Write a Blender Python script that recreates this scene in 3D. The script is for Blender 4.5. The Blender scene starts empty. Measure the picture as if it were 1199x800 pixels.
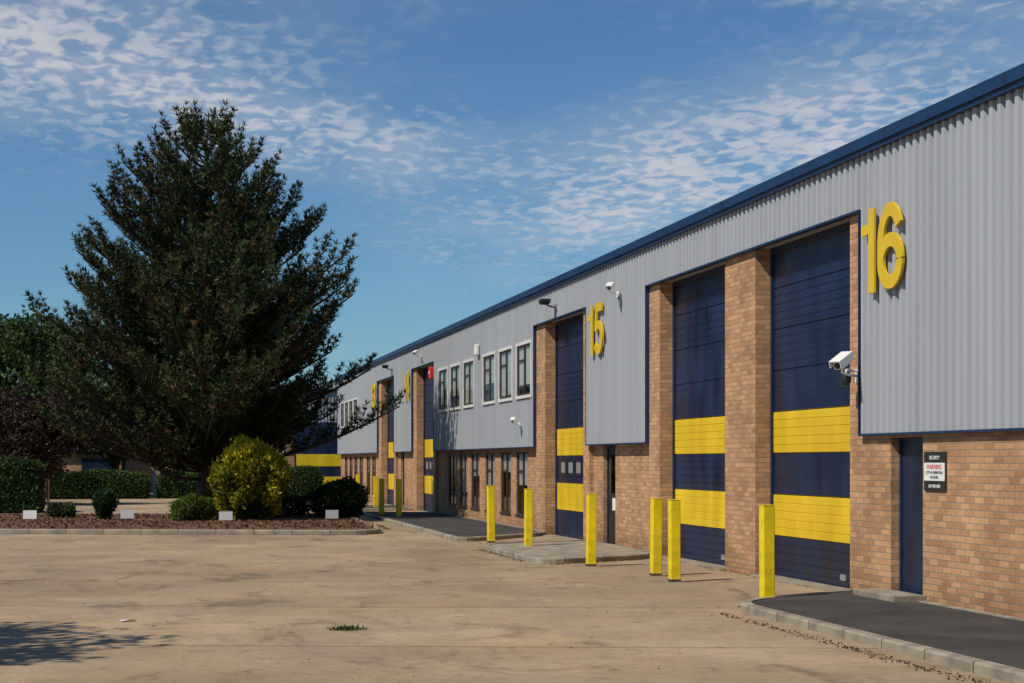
import bpy, bmesh, math, random
import numpy as np
from mathutils import Vector, Matrix
random.seed(7); rng = np.random.default_rng(7)
scene = bpy.context.scene
scene.view_settings.view_transform = 'Standard'
scene.view_settings.look = 'None'
scene.view_settings.exposure = 0

# ------------------------------------------------------------ helpers
def link(o, parent=None):
    scene.collection.objects.link(o)
    if parent: o.parent = parent
    return o
def empty(name, loc=(0,0,0)):
    e = bpy.data.objects.new(name, None); e.location = loc; e.empty_display_size = .3
    return link(e)
def nodes_of(m):
    m.use_nodes = True
    nt = m.node_tree
    return nt, nt.nodes, nt.links, nt.nodes['Principled BSDF']
def mat(name, col, rough=.7, metal=0, var=.15, scale=3., bump=0., bscale=40., stretch=(1,1,1), spec=.5, var2=0):
    m = bpy.data.materials.new(name); nt,N,L,b = nodes_of(m)
    b.inputs['Roughness'].default_value = rough; b.inputs['Metallic'].default_value = metal
    b.inputs['Specular IOR Level'].default_value = spec
    tc = N.new('ShaderNodeTexCoord'); mp = N.new('ShaderNodeMapping'); mp.inputs['Scale'].default_value = stretch
    L.new(tc.outputs['Object'], mp.inputs['Vector'])
    n = N.new('ShaderNodeTexNoise'); n.inputs['Scale'].default_value = scale; n.inputs['Detail'].default_value = 6
    L.new(mp.outputs[0], n.inputs['Vector'])
    r = N.new('ShaderNodeMapRange'); r.inputs['From Min'].default_value=.3; r.inputs['From Max'].default_value=.7
    r.inputs['To Min'].default_value = 1-var; r.inputs['To Max'].default_value = 1+var
    L.new(n.outputs['Fac'], r.inputs['Value'])
    mx = N.new('ShaderNodeVectorMath'); mx.operation='SCALE'; mx.inputs[0].default_value = col[:3]
    L.new(r.outputs[0], mx.inputs['Scale']); L.new(mx.outputs[0], b.inputs['Base Color'])
    if var2:
        rr = N.new('ShaderNodeMapRange'); rr.inputs['From Min'].default_value=.3; rr.inputs['From Max'].default_value=.7
        rr.inputs['To Min'].default_value=max(.05,rough-var2); rr.inputs['To Max'].default_value=rough+var2
        L.new(n.outputs['Fac'], rr.inputs['Value']); L.new(rr.outputs[0], b.inputs['Roughness'])
    if bump:
        n2 = N.new('ShaderNodeTexNoise'); n2.inputs['Scale'].default_value = bscale; n2.inputs['Detail'].default_value=4
        L.new(tc.outputs['Object'], n2.inputs['Vector'])
        bp = N.new('ShaderNodeBump'); bp.inputs['Strength'].default_value = bump; bp.inputs['Distance'].default_value=.02
        L.new(n2.outputs['Fac'], bp.inputs['Height']); L.new(bp.outputs[0], b.inputs['Normal'])
    return m

class MB:
    def __init__(s): s.v=[]; s.f=[]; s.uv=[]; s.mi=[]
    def quad(s, pts, mi=0, uv=None):
        i=len(s.v); s.v += [tuple(p) for p in pts]; s.f.append(tuple(range(i,i+len(pts)))); s.mi.append(mi)
        if uv is None:
            a=Vector(pts[1])-Vector(pts[0]); b=Vector(pts[2])-Vector(pts[0]); n=a.cross(b)
            ax=max(range(3), key=lambda k: abs(n[k]))
            uv=[(p[1],p[2]) if ax==0 else (p[0],p[2]) if ax==1 else (p[0],p[1]) for p in pts]
        s.uv += uv
    def box(s,x0,x1,y0,y1,z0,z1,mi=0):
        q=s.quad
        q([(x0,y1,z0),(x0,y0,z0),(x0,y0,z1),(x0,y1,z1)],mi); q([(x1,y0,z0),(x1,y1,z0),(x1,y1,z1),(x1,y0,z1)],mi)
        q([(x0,y0,z0),(x1,y0,z0),(x1,y0,z1),(x0,y0,z1)],mi); q([(x1,y1,z0),(x0,y1,z0),(x0,y1,z1),(x1,y1,z1)],mi)
        q([(x0,y0,z1),(x1,y0,z1),(x1,y1,z1),(x0,y1,z1)],mi); q([(x0,y1,z0),(x1,y1,z0),(x1,y0,z0),(x0,y0,z0)],mi)
    def tube(s, pts, rad, n=7, mi=0):
        pts=[Vector(p) for p in pts]; rings=[]
        for k,p in enumerate(pts):
            d=(pts[min(k+1,len(pts)-1)]-pts[max(k-1,0)]).normalized()
            u=d.orthogonal().normalized() if abs(d.z)>.9 else d.cross(Vector((0,0,1))).normalized()
            w=d.cross(u); r=rad[k] if isinstance(rad,(list,tuple)) else rad
            rings.append([p+u*math.cos(2*math.pi*j/n)*r+w*math.sin(2*math.pi*j/n)*r for j in range(n)])
        for a,b in zip(rings[:-1],rings[1:]):
            for j in range(n):
                s.quad([a[j],a[(j+1)%n],b[(j+1)%n],b[j]],mi,[(0,0)]*4)
        s.quad(list(reversed(rings[0])),mi,[(0,0)]*n); s.quad(rings[-1],mi,[(0,0)]*n)
    def build(s,name,mats,parent=None,bevel=0,smooth=False):
        me=bpy.data.meshes.new(name); me.from_pydata(s.v,[],s.f)
        for m in mats: me.materials.append(m)
        ul=me.uv_layers.new(name='UVMap'); ul.data.foreach_set('uv',np.array(s.uv,dtype=np.float32).ravel())
        me.polygons.foreach_set('material_index',s.mi)
        if smooth: me.polygons.foreach_set('use_smooth',[True]*len(s.f))
        me.update(); o=link(bpy.data.objects.new(name,me),parent)
        if bevel:
            bm=bmesh.new(); bm.from_mesh(me); bmesh.ops.remove_doubles(bm,verts=bm.verts,dist=1e-5); bm.to_mesh(me); bm.free()
            md=o.modifiers.new('bevel','BEVEL'); md.width=bevel; md.segments=2; md.limit_method='ANGLE'
        return o

# ------------------------------------------------------------ materials
def brick_mat(name, c1, c2, mortar):
    m=bpy.data.materials.new(name); nt,N,L,b=nodes_of(m); b.inputs['Roughness'].default_value=.9; b.inputs['Specular IOR Level'].default_value=.15
    tc=N.new('ShaderNodeTexCoord')
    def MM(op,a,b_=None):
        n=N.new('ShaderNodeMath'); n.operation=op
        for i,v in enumerate((a,b_)):
            if v is None: continue
            if isinstance(v,(int,float)): n.inputs[i].default_value=v
            else: L.new(v,n.inputs[i])
        return n.outputs[0]
    bt=N.new('ShaderNodeTexBrick')
    bt.inputs['Scale'].default_value=1; bt.inputs['Brick Width'].default_value=.225; bt.inputs['Row Height'].default_value=.075
    bt.inputs['Mortar Size'].default_value=.0065; bt.inputs['Mortar Smooth'].default_value=.2; bt.inputs['Bias'].default_value=-.1
    bt.inputs['Color1'].default_value=(*c1,1); bt.inputs['Color2'].default_value=(*c2,1); bt.inputs['Mortar'].default_value=(*mortar,1)
    L.new(tc.outputs['UV'],bt.inputs['Vector'])
    n=N.new('ShaderNodeTexNoise'); n.inputs['Scale'].default_value=1.1; n.inputs['Detail'].default_value=8; L.new(tc.outputs['Object'],n.inputs['Vector'])
    r=N.new('ShaderNodeMapRange'); r.inputs['From Min'].default_value=.3; r.inputs['From Max'].default_value=.7; r.inputs['To Min'].default_value=.8; r.inputs['To Max'].default_value=1.15
    L.new(n.outputs['Fac'],r.inputs['Value'])
    n3=N.new('ShaderNodeTexNoise'); n3.inputs['Scale'].default_value=26; n3.inputs['Detail'].default_value=4; L.new(tc.outputs['Object'],n3.inputs['Vector'])
    r3=N.new('ShaderNodeMapRange'); r3.inputs['From Min'].default_value=.3; r3.inputs['From Max'].default_value=.7; r3.inputs['To Min'].default_value=.85; r3.inputs['To Max'].default_value=1.12; L.new(n3.outputs['Fac'],r3.inputs['Value'])
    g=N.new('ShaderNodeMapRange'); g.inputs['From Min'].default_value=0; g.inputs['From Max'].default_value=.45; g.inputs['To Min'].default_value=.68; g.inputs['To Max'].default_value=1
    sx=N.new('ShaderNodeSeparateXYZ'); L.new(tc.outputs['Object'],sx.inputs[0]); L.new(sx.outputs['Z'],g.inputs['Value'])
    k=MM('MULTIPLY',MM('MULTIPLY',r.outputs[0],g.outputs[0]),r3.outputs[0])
    sc=N.new('ShaderNodeVectorMath'); sc.operation='SCALE'; L.new(bt.outputs['Color'],sc.inputs[0]); L.new(k,sc.inputs['Scale'])
    L.new(sc.outputs[0],b.inputs['Base Color'])
    bp=N.new('ShaderNodeBump'); bp.inputs['Strength'].default_value=.6; bp.inputs['Distance'].default_value=.006; bp.invert=True
    L.new(bt.outputs['Fac'],bp.inputs['Height']); L.new(bp.outputs[0],b.inputs['Normal'])
    return m
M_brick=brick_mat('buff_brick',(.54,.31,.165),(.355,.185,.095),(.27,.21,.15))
def clad_mat():
    m=bpy.data.materials.new('grey_cladding'); nt,N,L,b=nodes_of(m)
    b.inputs['Roughness'].default_value=.5; b.inputs['Metallic'].default_value=.0; b.inputs['Specular IOR Level'].default_value=.35
    tc=N.new('ShaderNodeTexCoord')
    mp=N.new('ShaderNodeMapping'); mp.inputs['Scale'].default_value=(1,4.,.12); L.new(tc.outputs['Object'],mp.inputs[0])
    n=N.new('ShaderNodeTexNoise'); n.inputs['Scale'].default_value=1.5; n.inputs['Detail'].default_value=5; L.new(mp.outputs[0],n.inputs['Vector'])
    r=N.new('ShaderNodeMapRange'); r.inputs['From Min'].default_value=.3; r.inputs['From Max'].default_value=.7; r.inputs['To Min'].default_value=.92; r.inputs['To Max'].default_value=1.04
    L.new(n.outputs['Fac'],r.inputs['Value'])
    sx=N.new('ShaderNodeSeparateXYZ'); L.new(tc.outputs['Object'],sx.inputs[0])
    fl=N.new('ShaderNodeMath'); fl.operation='FLOOR'; L.new(sx.outputs['Y'],fl.inputs[0])
    wn=N.new('ShaderNodeTexWhiteNoise'); wn.noise_dimensions='1D'; L.new(fl.outputs[0],wn.inputs['W'])
    r2=N.new('ShaderNodeMapRange'); r2.inputs['To Min'].default_value=.96; r2.inputs['To Max'].default_value=1.02; L.new(wn.outputs['Value'],r2.inputs['Value'])
    mu=N.new('ShaderNodeMath'); mu.operation='MULTIPLY'; L.new(r.outputs[0],mu.inputs[0]); L.new(r2.outputs[0],mu.inputs[1])
    sc=N.new('ShaderNodeVectorMath'); sc.operation='SCALE'; sc.inputs[0].default_value=(.37,.39,.42); L.new(mu.outputs[0],sc.inputs['Scale'])
    L.new(sc.outputs[0],b.inputs['Base Color'])
    return m
M_clad=clad_mat()
M_navy=mat('navy_paint',(.006,.015,.048),.4,var=.45,scale=2.2,stretch=(1,1,.35),var2=.12)
M_fascia=mat('blue_fascia_paint',(.007,.028,.085),.45,var=.2,scale=1)
M_yellow=mat('yellow_panel_paint',(.7,.47,.015),.42,var=.13,scale=2.2,stretch=(1,1,.35),var2=.1)
M_ysign=mat('yellow_sign',(.68,.45,.01),.4,var=.05)
M_bollard=mat('yellow_post_paint',(.74,.56,.006),.45,var=.2,scale=7)
M_white=mat('white_paint',(.78,.78,.76),.4,var=.05)
M_black=mat('black_plastic',(.02,.02,.022),.4,var=.1)
M_red=mat('red_plastic',(.6,.03,.02),.4,var=.1)
M_grey=mat('galvanised_steel',(.3,.31,.32),.45,metal=.3,var=.1)
M_frame=mat('brown_window_frame',(.05,.032,.025),.5,var=.15)
M_lframe=mat('pale_window_surround',(.66,.65,.62),.5,var=.1)
M_blind=mat('window_blind',(.78,.76,.7),.8,var=.12,scale=4,stretch=(1,1,8))
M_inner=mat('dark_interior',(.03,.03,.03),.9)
M_roof=mat('roof_sheet',(.25,.26,.27),.6)
M_kerb=mat('kerb_concrete',(.26,.22,.165),.9,var=.35,scale=3,bump=.5)
M_asph=mat('asphalt',(.05,.046,.043),.92,var=.45,scale=1.3,bump=1,bscale=90)
M_soil=mat('bark_mulch',(.13,.065,.036),.95,var=.5,scale=9,bump=1,bscale=25)
M_bark=mat('bark',(.07,.045,.03),.95,var=.4,scale=8,bump=.8)
M_wood=mat('brown_wood',(.12,.06,.03),.85,var=.2)
M_paper=mat('paper',(.7,.7,.68),.8,var=.05)
M_twig=mat('hedge_twigs',(.02,.022,.012),.95,var=.4,scale=8)
def glass():
    m=bpy.data.materials.new('window_glass'); nt,N,L,b=nodes_of(m)
    g=N.new('ShaderNodeBsdfGlossy'); g.inputs['Roughness'].default_value=.03; g.inputs['Color'].default_value=(.8,.85,.9,1)
    t=N.new('ShaderNodeBsdfTransparent'); t.inputs['Color'].default_value=(.92,.94,.93,1)
    fr=N.new('ShaderNodeFresnel'); fr.inputs['IOR'].default_value=1.25
    mx=N.new('ShaderNodeMixShader'); L.new(fr.outputs[0],mx.inputs[0]); L.new(t.outputs[0],mx.inputs[1]); L.new(g.outputs[0],mx.inputs[2])
    L.new(mx.outputs[0],N['Material Output'].inputs['Surface']); return m
M_glass=glass()

def concrete_mat():
    m=bpy.data.materials.new('yard_concrete'); nt,N,L,b=nodes_of(m); b.inputs['Roughness'].default_value=.9; b.inputs['Specular IOR Level'].default_value=.15
    tc=N.new('ShaderNodeTexCoord')
    # slight wobble so the joints are not ruler straight
    wb=N.new('ShaderNodeTexNoise'); wb.inputs['Scale'].default_value=.7; wb.inputs['Detail'].default_value=5; L.new(tc.outputs['Object'],wb.inputs['Vector'])
    ws_=N.new('ShaderNodeVectorMath'); ws_.operation='SCALE'; ws_.inputs['Scale'].default_value=.12; L.new(wb.outputs['Color'],ws_.inputs[0])
    ad=N.new('ShaderNodeVectorMath'); ad.operation='ADD'; L.new(tc.outputs['Object'],ad.inputs[0]); L.new(ws_.outputs[0],ad.inputs[1])
    mpr=N.new('ShaderNodeMapping'); mpr.inputs['Rotation'].default_value=(0,0,math.radians(14)); mpr.inputs['Location'].default_value=(500,1.1,0); L.new(ad.outputs[0],mpr.inputs[0])
    bt=N.new('ShaderNodeTexBrick'); bt.offset=0; bt.inputs['Scale'].default_value=1; bt.inputs['Brick Width'].default_value=1000.; bt.inputs['Row Height'].default_value=4.3
    bt.inputs['Mortar Size'].default_value=.035; bt.inputs['Mortar Smooth'].default_value=.6
    bt.inputs['Color1'].default_value=(.40,.305,.205,1); bt.inputs['Color2'].default_value=(.40,.305,.205,1); bt.inputs['Mortar'].default_value=(.2,.145,.095,1)
    L.new(mpr.outputs[0],bt.inputs['Vector'])
    sy=N.new('ShaderNodeSeparateXYZ'); L.new(mpr.outputs[0],sy.inputs[0])
    def fl(out,size):
        dv=N.new('ShaderNodeMath'); dv.operation='DIVIDE'; dv.inputs[1].default_value=size; L.new(out,dv.inputs[0])
        f=N.new('ShaderNodeMath'); f.operation='FLOOR'; L.new(dv.outputs[0],f.inputs[0]); return f.outputs[0]
    cx=N.new('ShaderNodeCombineXYZ'); L.new(fl(sy.outputs['X'],11.),cx.inputs[0]); L.new(fl(sy.outputs['Y'],4.3),cx.inputs[1])
    wn=N.new('ShaderNodeTexWhiteNoise'); wn.noise_dimensions='2D'; L.new(cx.outputs[0],wn.inputs['Vector'])
    rs=N.new('ShaderNodeMapRange'); rs.inputs['To Min'].default_value=.9; rs.inputs['To Max'].default_value=1.04; L.new(wn.outputs['Value'],rs.inputs['Value'])
    def noise(scale,detail,stretch,lo,hi,fmin=.3,fmax=.7,rot=14,off=0,dist=0):
        mp=N.new('ShaderNodeMapping'); mp.inputs['Scale'].default_value=stretch; mp.inputs['Rotation'].default_value=(0,0,math.radians(rot)); mp.inputs['Location'].default_value=(off,off,0); L.new(tc.outputs['Object'],mp.inputs[0])
        n=N.new('ShaderNodeTexNoise'); n.inputs['Scale'].default_value=scale; n.inputs['Detail'].default_value=detail; n.inputs['Roughness'].default_value=.65; n.inputs['Distortion'].default_value=dist; L.new(mp.outputs[0],n.inputs['Vector'])
        r=N.new('ShaderNodeMapRange'); r.inputs['From Min'].default_value=fmin; r.inputs['From Max'].default_value=fmax; r.inputs['To Min'].default_value=lo; r.inputs['To Max'].default_value=hi
        L.new(n.outputs['Fac'],r.inputs['Value']); return r.outputs[0]
    fs=[noise(.22,7,(1,.8,1),.7,1.16,dist=.5), noise(.9,9,(.8,.6,1),.84,1.12), noise(8,6,(1,1,1),.86,1.08), noise(1.6,6,(.15,1.2,1),.92,1.05,rot=8),
        noise(1.1,8,(1,.5,1),.6,1.,.32,.46,off=3,dist=1.), noise(4,7,(1,.7,1),.66,1.,.3,.42,off=9), noise(.6,7,(1,.5,1),1.14,1.,.3,.42,off=31,dist=.7), noise(2.2,3,(1,.6,1),.55,1.,.22,.31,off=53), noise(45,4,(1,1,1),.84,1.12)]
    cur=rs.outputs[0]
    for f in fs:
        mu=N.new('ShaderNodeMath'); mu.operation='MULTIPLY'; L.new(cur,mu.inputs[0]); L.new(f,mu.inputs[1]); cur=mu.outputs[0]
    tn=noise(.5,5,(1,1,1),0,1,off=17)
    mc=N.new('ShaderNodeMix'); mc.data_type='RGBA'; mc.blend_type='MULTIPLY'; mc.inputs['Factor'].default_value=1
    mg=N.new('ShaderNodeMix'); mg.data_type='RGBA'; mg.inputs['A'].default_value=(1.06,.98,.88,1); mg.inputs['B'].default_value=(.98,1,1.04,1); L.new(tn,mg.inputs['Factor'])
    L.new(bt.outputs['Color'],mc.inputs['A']); L.new(mg.outputs['Result'],mc.inputs['B'])
    sc=N.new('ShaderNodeVectorMath'); sc.operation='SCALE'; L.new(mc.outputs['Result'],sc.inputs[0]); L.new(cur,sc.inputs['Scale']); L.new(sc.outputs[0],b.inputs['Base Color'])
    n=N.new('ShaderNodeTexNoise'); n.inputs['Scale'].default_value=50; n.inputs['Detail'].default_value=5; L.new(tc.outputs['Object'],n.inputs['Vector'])
    bp=N.new('ShaderNodeBump'); bp.inputs['Strength'].default_value=.6; bp.inputs['Distance'].default_value=.012; L.new(n.outputs['Fac'],bp.inputs['Height']); L.new(bp.outputs[0],b.inputs['Normal'])
    return m
M_conc=concrete_mat()
M_grass=mat('grass_ground',(.06,.075,.03),.95,var=.4,scale=.4)

def leaf_mat(name, trans=.25, rough=.6):
    m=bpy.data.materials.new(name); nt,N,L,b=nodes_of(m); b.inputs['Roughness'].default_value=rough; b.inputs['Specular IOR Level'].default_value=.2
    a=N.new('ShaderNodeVertexColor'); a.layer_name='tint'; L.new(a.outputs['Color'],b.inputs['Base Color'])
    if trans:
        t=N.new('ShaderNodeBsdfTranslucent'); L.new(a.outputs['Color'],t.inputs['Color'])
        mx=N.new('ShaderNodeMixShader'); mx.inputs[0].default_value=trans; L.new(b.outputs[0],mx.inputs[1]); L.new(t.outputs[0],mx.inputs[2])
        L.new(mx.outputs[0],N['Material Output'].inputs['Surface'])
    return m
M_leaf=leaf_mat('foliage'); M_needle=leaf_mat('pine_needles',0,.6); M_far=leaf_mat('far_foliage',0,.7)

def leaves(name, C, D, length, width, tint, m, parent=None):
    n=len(C); R=rng.normal(size=(n,3)); S=np.cross(D,R); S/=np.linalg.norm(S,axis=1)[:,None]+1e-9
    length=np.broadcast_to(length,(n,))[:,None]; width=np.broadcast_to(width,(n,))[:,None]
    V=np.empty((n,4,3)); V[:,0]=C; mid=C+D*length*.5; V[:,1]=mid+S*width*.5; V[:,2]=C+D*length; V[:,3]=mid-S*width*.5
    me=bpy.data.meshes.new(name); me.vertices.add(4*n); me.vertices.foreach_set('co',V.astype(np.float32).ravel())
    me.loops.add(4*n); me.loops.foreach_set('vertex_index',np.arange(4*n,dtype=np.int32))
    me.polygons.add(n); me.polygons.foreach_set('loop_start',np.arange(0,4*n,4,dtype=np.int32)); me.polygons.foreach_set('loop_total',np.full(n,4,dtype=np.int32))
    me.update(calc_edges=True)
    ca=me.color_attributes.new('tint','FLOAT_COLOR','POINT'); col=np.ones((n,4,4),dtype=np.float32); col[:,:,:3]=np.clip(tint,0,1)[:,None,:]
    ca.data.foreach_set('color',col.ravel()); me.materials.append(m)
    return link(bpy.data.objects.new(name,me),parent)
def unit(n):
    d=rng.normal(size=(n,3)); return d/np.linalg.norm(d,axis=1)[:,None]
def tints(n, base, var=.25, hue=.1):
    t=np.array(base)[None,:]*(1+rng.uniform(-var,var,(n,1)))*(1+rng.uniform(-hue,hue,(n,3))); return t

# ------------------------------------------------------------ ground
def sheet(name,x0,x1,y0,y1,z,m):
    b=MB(); b.quad([(x0,y0,z),(x1,y0,z),(x1,y1,z),(x0,y1,z)]); return b.build(name,[m])
sheet('ground',-1500,1500,-1500,1500,0,M_grass)
Z0=.004
sheet('concrete_yard',-60,9.6,-30,84,Z0,M_conc)

def round_poly(pts, rad, seg=7):
    out=[]; n=len(pts)
    for i,p in enumerate(pts):
        p=Vector(p); a=Vector(pts[i-1]); c=Vector(pts[(i+1)%n]); r=rad[i]
        if r<=0: out.append(p); continue
        p0=p+(a-p).normalized()*r; p1=p+(c-p).normalized()*r
        for k in range(seg+1):
            t=k/seg; out.append(p0*(1-t)**2+p*2*t*(1-t)+p1*t*t)
    return out
def kerbed(name, pts, rad, top, kw=.13, h=.11, topz=None, mound=0):
    P=round_poly([Vector(p) for p in pts],rad); n=len(P); I=[]
    for i in range(n):
        d0=(P[i]-P[i-1]).normalized(); d1=(P[(i+1)%n]-P[i]).normalized()
        n0=Vector((-d0.y,d0.x)); n1=Vector((-d1.y,d1.x)); m=(n0+n1).normalized(); I.append(P[i]+m*kw/max(.5,m.dot(n0)))
    par=empty(name); b=MB()
    for i in range(n):
        j=(i+1)%n; a,c=P[i],P[j]; e,f=I[i],I[j]
        b.quad([(a.x,a.y,-.05),(c.x,c.y,-.05),(c.x,c.y,h-.02),(a.x,a.y,h-.02)])
        a2=a.lerp(e,.15); c2=c.lerp(f,.15)
        b.quad([(a.x,a.y,h-.02),(c.x,c.y,h-.02),(c2.x,c2.y,h),(a2.x,a2.y,h)])
        b.quad([(a2.x,a2.y,h),(c2.x,c2.y,h),(f.x,f.y,h),(e.x,e.y,h)])
        b.quad([(e.x,e.y,h),(f.x,f.y,h),(f.x,f.y,-.05),(e.x,e.y,-.05)])
    b.build('kerb',[M_kerb],par)
    tz=h-.012 if topz is None else topz
    b=MB(); b.quad([(q.x,q.y,tz) for q in I]); b.build('surface',[top],par)
    b=MB(); acc=0
    for i in range(n):
        a,c=P[i],P[(i+1)%n]; e,f=I[i],I[(i+1)%n]; l=(c-a).length; k=0
        while acc<l:
            t=acc/l; p=a.lerp(c,t); q=e.lerp(f,t); d=(c-a).normalized()*.006; o=(p-q).normalized()*.002
            p=p+o
            b.quad([(p.x-d.x,p.y-d.y,0),(p.x+d.x,p.y+d.y,0),(p.x+d.x,p.y+d.y,h+.002),(p.x-d.x,p.y-d.y,h+.002)])
            b.quad([(p.x-d.x,p.y-d.y,h+.002),(p.x+d.x,p.y+d.y,h+.002),(q.x+d.x,q.y+d.y,h+.002),(q.x-d.x,q.y-d.y,h+.002)])
            acc+=.915
        acc-=l
    b.build('kerb_joints',[M_soil],par)
    return par
F=8.96
FW=F+.1
kerbed('pavement',[(6.4,-30),(F-.002,-30),(F-.002,20.75),(6.65,19.3)],[0,0,0,.8],M_asph,h=.1)
kerbed('pavement',[(6.35,28.0),(8.6,29.2),(8.958,29.9),(8.958,34.7),(6.35,33.6)],[.8,.3,0,0,.8],M_kerb,h=.1)
kerbed('pavement',[(6.4,35.9),(FW,38.9),(FW,54.5),(6.6,56.0)],[1.2,0,0,.8],M_asph,h=.1)
kerbed('pavement',[(6.9,59.2),(FW,59.6),(FW,63.8),(6.9,63.6)],[.5,0,0,.5],M_asph,h=.1)
bed=kerbed('planting_bed',[(-40,52.5),(-3.6,42.6),(2.4,40.8),(5.4,40.0),(5.9,53.2),(-40,62)],[0,.3,.3,1.4,1.2,0],M_soil,h=.12,topz=.1)
n=12000; X=rng.uniform(-18,5.6,n); Y=rng.uniform(40.5,56,n); ok=(Y>40.9+(5.4-X)*.27)&(Y<53+(5.9-X)*.18)
C=np.stack([X,Y,np.full(n,.1)],1)[ok]; D=unit(len(C)); D[:,2]=abs(D[:,2])*.5+.1
leaves('bark_chips',C,D,rng.uniform(.06,.16,len(C)),.05,tints(len(C),(.14,.07,.035),.6,.15),M_leaf,bed)
# moss and grit gathered along the kerb foot
Cg=[]
for (x0,y0,x1,y1,k) in [(6.38,8,6.38,18.6,900),(6.9,19.42,8.9,20.8,350),(6.33,29,6.33,33,300),(6.6,28.0,8.5,29.1,350),(-12,44.8,2.4,40.75,900),(2.4,40.75,5.0,40.05,250),(8.95,21.1,8.95,29.6,500)]:
    t=rng.random(k); Cg.append(np.stack([x0+(x1-x0)*t+rng.normal(0,.05,k)-.03,y0+(y1-y0)*t-np.abs(rng.normal(0,.05,k)),np.full(k,.008)],1))
Cg=np.concatenate(Cg); D=unit(len(Cg)); D[:,2]=abs(D[:,2])*.4
leaves('kerb_side_debris',Cg,D,rng.uniform(.015,.045,len(Cg)),.018,tints(len(Cg),(.09,.07,.035),.6,.2),M_leaf)

# ------------------------------------------------------------ main building
bld=empty('industrial_building')
Y0,Y1=-30.,83.9
ZC,ZH,ZF,ZT=2.1,4.985,5.69,5.85
openings=[(21.02,24.62,0),(26.02,29.62,0),(35.21,38.81,1),(55.05,58.65,1),(64.35,67.95,0)]
low=MB()
def wall(b,x0,x1,y0,y1,z0,z1,holes=[]):
    cur=y0
    for (a,c,za,zb) in sorted(holes):
        if a>cur: b.box(x0,x1,cur,a,z0,z1)
        if za>z0: b.box(x0,x1,a,c,z0,za)
        if zb<z1: b.box(x0,x1,a,c,zb,z1)
        cur=c
    if cur<y1: b.box(x0,x1,cur,y1,z0,z1)
RC=.1
lowwin=[(a,a+1.35,.38,1.98) for a in (41.2,43.2,45.3,47.5,49.4,51.4)]
wall(low,F,F+.3,Y0,20.56,0,ZC,[(18.85,19.75,0,2.04),(2.0,3.2,.5,1.9)])
wall(low,F+RC,F+.4,30.29,34.70,0,ZC,[(33.0,33.95,0,2.08)])
wall(low,F+RC,F+.4,39.75,54.6,0,ZC,lowwin)
wall(low,F+RC,F+.4,59.4,63.9,0,ZC,[(62.3,63.2,0,2.08)])
wall(low,F+RC,F+.4,68.8,Y1,0,ZC,[(a,a+1.3,.4,1.95) for a in (70.5,72.4,75,77,79,81)])
for a,c in [(20.56,21.02),(24.62,26.02),(29.62,30.29),(34.70,35.21),(38.81,39.75),(54.6,55.05),(58.65,59.4),(63.9,64.35),(67.95,68.8)]:
    low.box(F,F+.42,a,c,0,ZH)
low.box(F+.31,F+20,Y1,Y1+.3,0,5.7)
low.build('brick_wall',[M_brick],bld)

PITCH=.19
def corr(b,y0,y1,z0,z1,x):
    pitch=PITCH; prof=[(0,0),(.085,0),(.1,-.045),(.175,-.045)]
    pts=[]; k=math.floor(y0/pitch)-1
    while k*pitch<y1+pitch:
        for (dy,dx) in prof: pts.append((k*pitch+dy,x+dx))
        k+=1
    for (a,b2) in zip(pts[:-1],pts[1:]):
        if b2[0]<=y0 or a[0]>=y1: continue
        def cl(p):
            y=min(max(p[0],y0),y1); t=(y-a[0])/(b2[0]-a[0]); return (y,a[1]+(b2[1]-a[1])*t)
        pa,pb=cl(a),cl(b2)
        b.quad([(pb[1],pb[0],z0),(pa[1],pa[0],z0),(pa[1],pa[0],z1),(pb[1],pb[0],z1)],0)
XC=F-.025
cl=MB()
def clwall(y0,y1,z0,z1,holes=[]):
    cur=y0
    for (a,c,za,zb) in sorted(holes):
        corr(cl,cur,a,z0,z1,XC); corr(cl,a,c,z0,za,XC); corr(cl,a,c,zb,z1,XC); cur=c
    corr(cl,cur,y1,z0,z1,XC)
upwin=[(a,a+1.62,3.36,4.6) for a in (40.05,42.25,44.45,47.5,49.7,51.9)]
upwin2=[(a,a+1.4,3.4,4.5) for a in (75.6,77.4,79.2,81.0)]
clwall(Y0,20.56,ZC,ZF); clwall(20.56,30.29,ZH,ZF); clwall(30.29,34.70,ZC,ZF); clwall(34.70,39.75,ZH,ZF)
clwall(39.75,54.6,ZC,ZF,upwin); clwall(54.6,59.4,ZH,ZF); clwall(59.4,63.9,ZC,ZF); clwall(63.9,68.8,ZH,ZF); clwall(68.8,Y1,ZC,ZF,upwin2)
cl.build('cladding',[M_clad],bld)
tr=MB()
for a,c in [(Y0,20.56),(30.29,34.70),(39.75,54.6),(59.4,63.9),(68.8,Y1)]:
    tr.box(F-.085,F+.12,a,c,ZC-.03,ZC-.002)
for a in (20.56,30.29,34.70,39.75,54.6,59.4,63.9,68.8):
    s=1 if a in (20.56,34.70,54.6,63.9) else -1
    y0,y1=(a-.002,a+.02) if s>0 else (a-.02,a+.002)
    tr.box(F-.08,F+.0,y0,y1,ZC-.03,ZH)
for a,c in [(20.56,30.29),(34.70,39.75),(54.6,59.4),(63.9,68.8)]:
    tr.box(F-.09,F+.02,a+.021,c-.021,ZH-.03,ZH-.002)
tr.build('flashing',[M_fascia],bld)
bk=MB()
wall(bk,F-.0,F+.3,Y0,20.56,ZC+.0,ZF)
for a,c in [(20.56,30.29),(34.70,39.75),(54.6,59.4),(63.9,68.8)]: bk.box(F+.001,F+.43,a,c,ZH+.0,ZF)
wall(bk,F-.0,F+.3,30.29,34.70,ZC,ZF)
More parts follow.
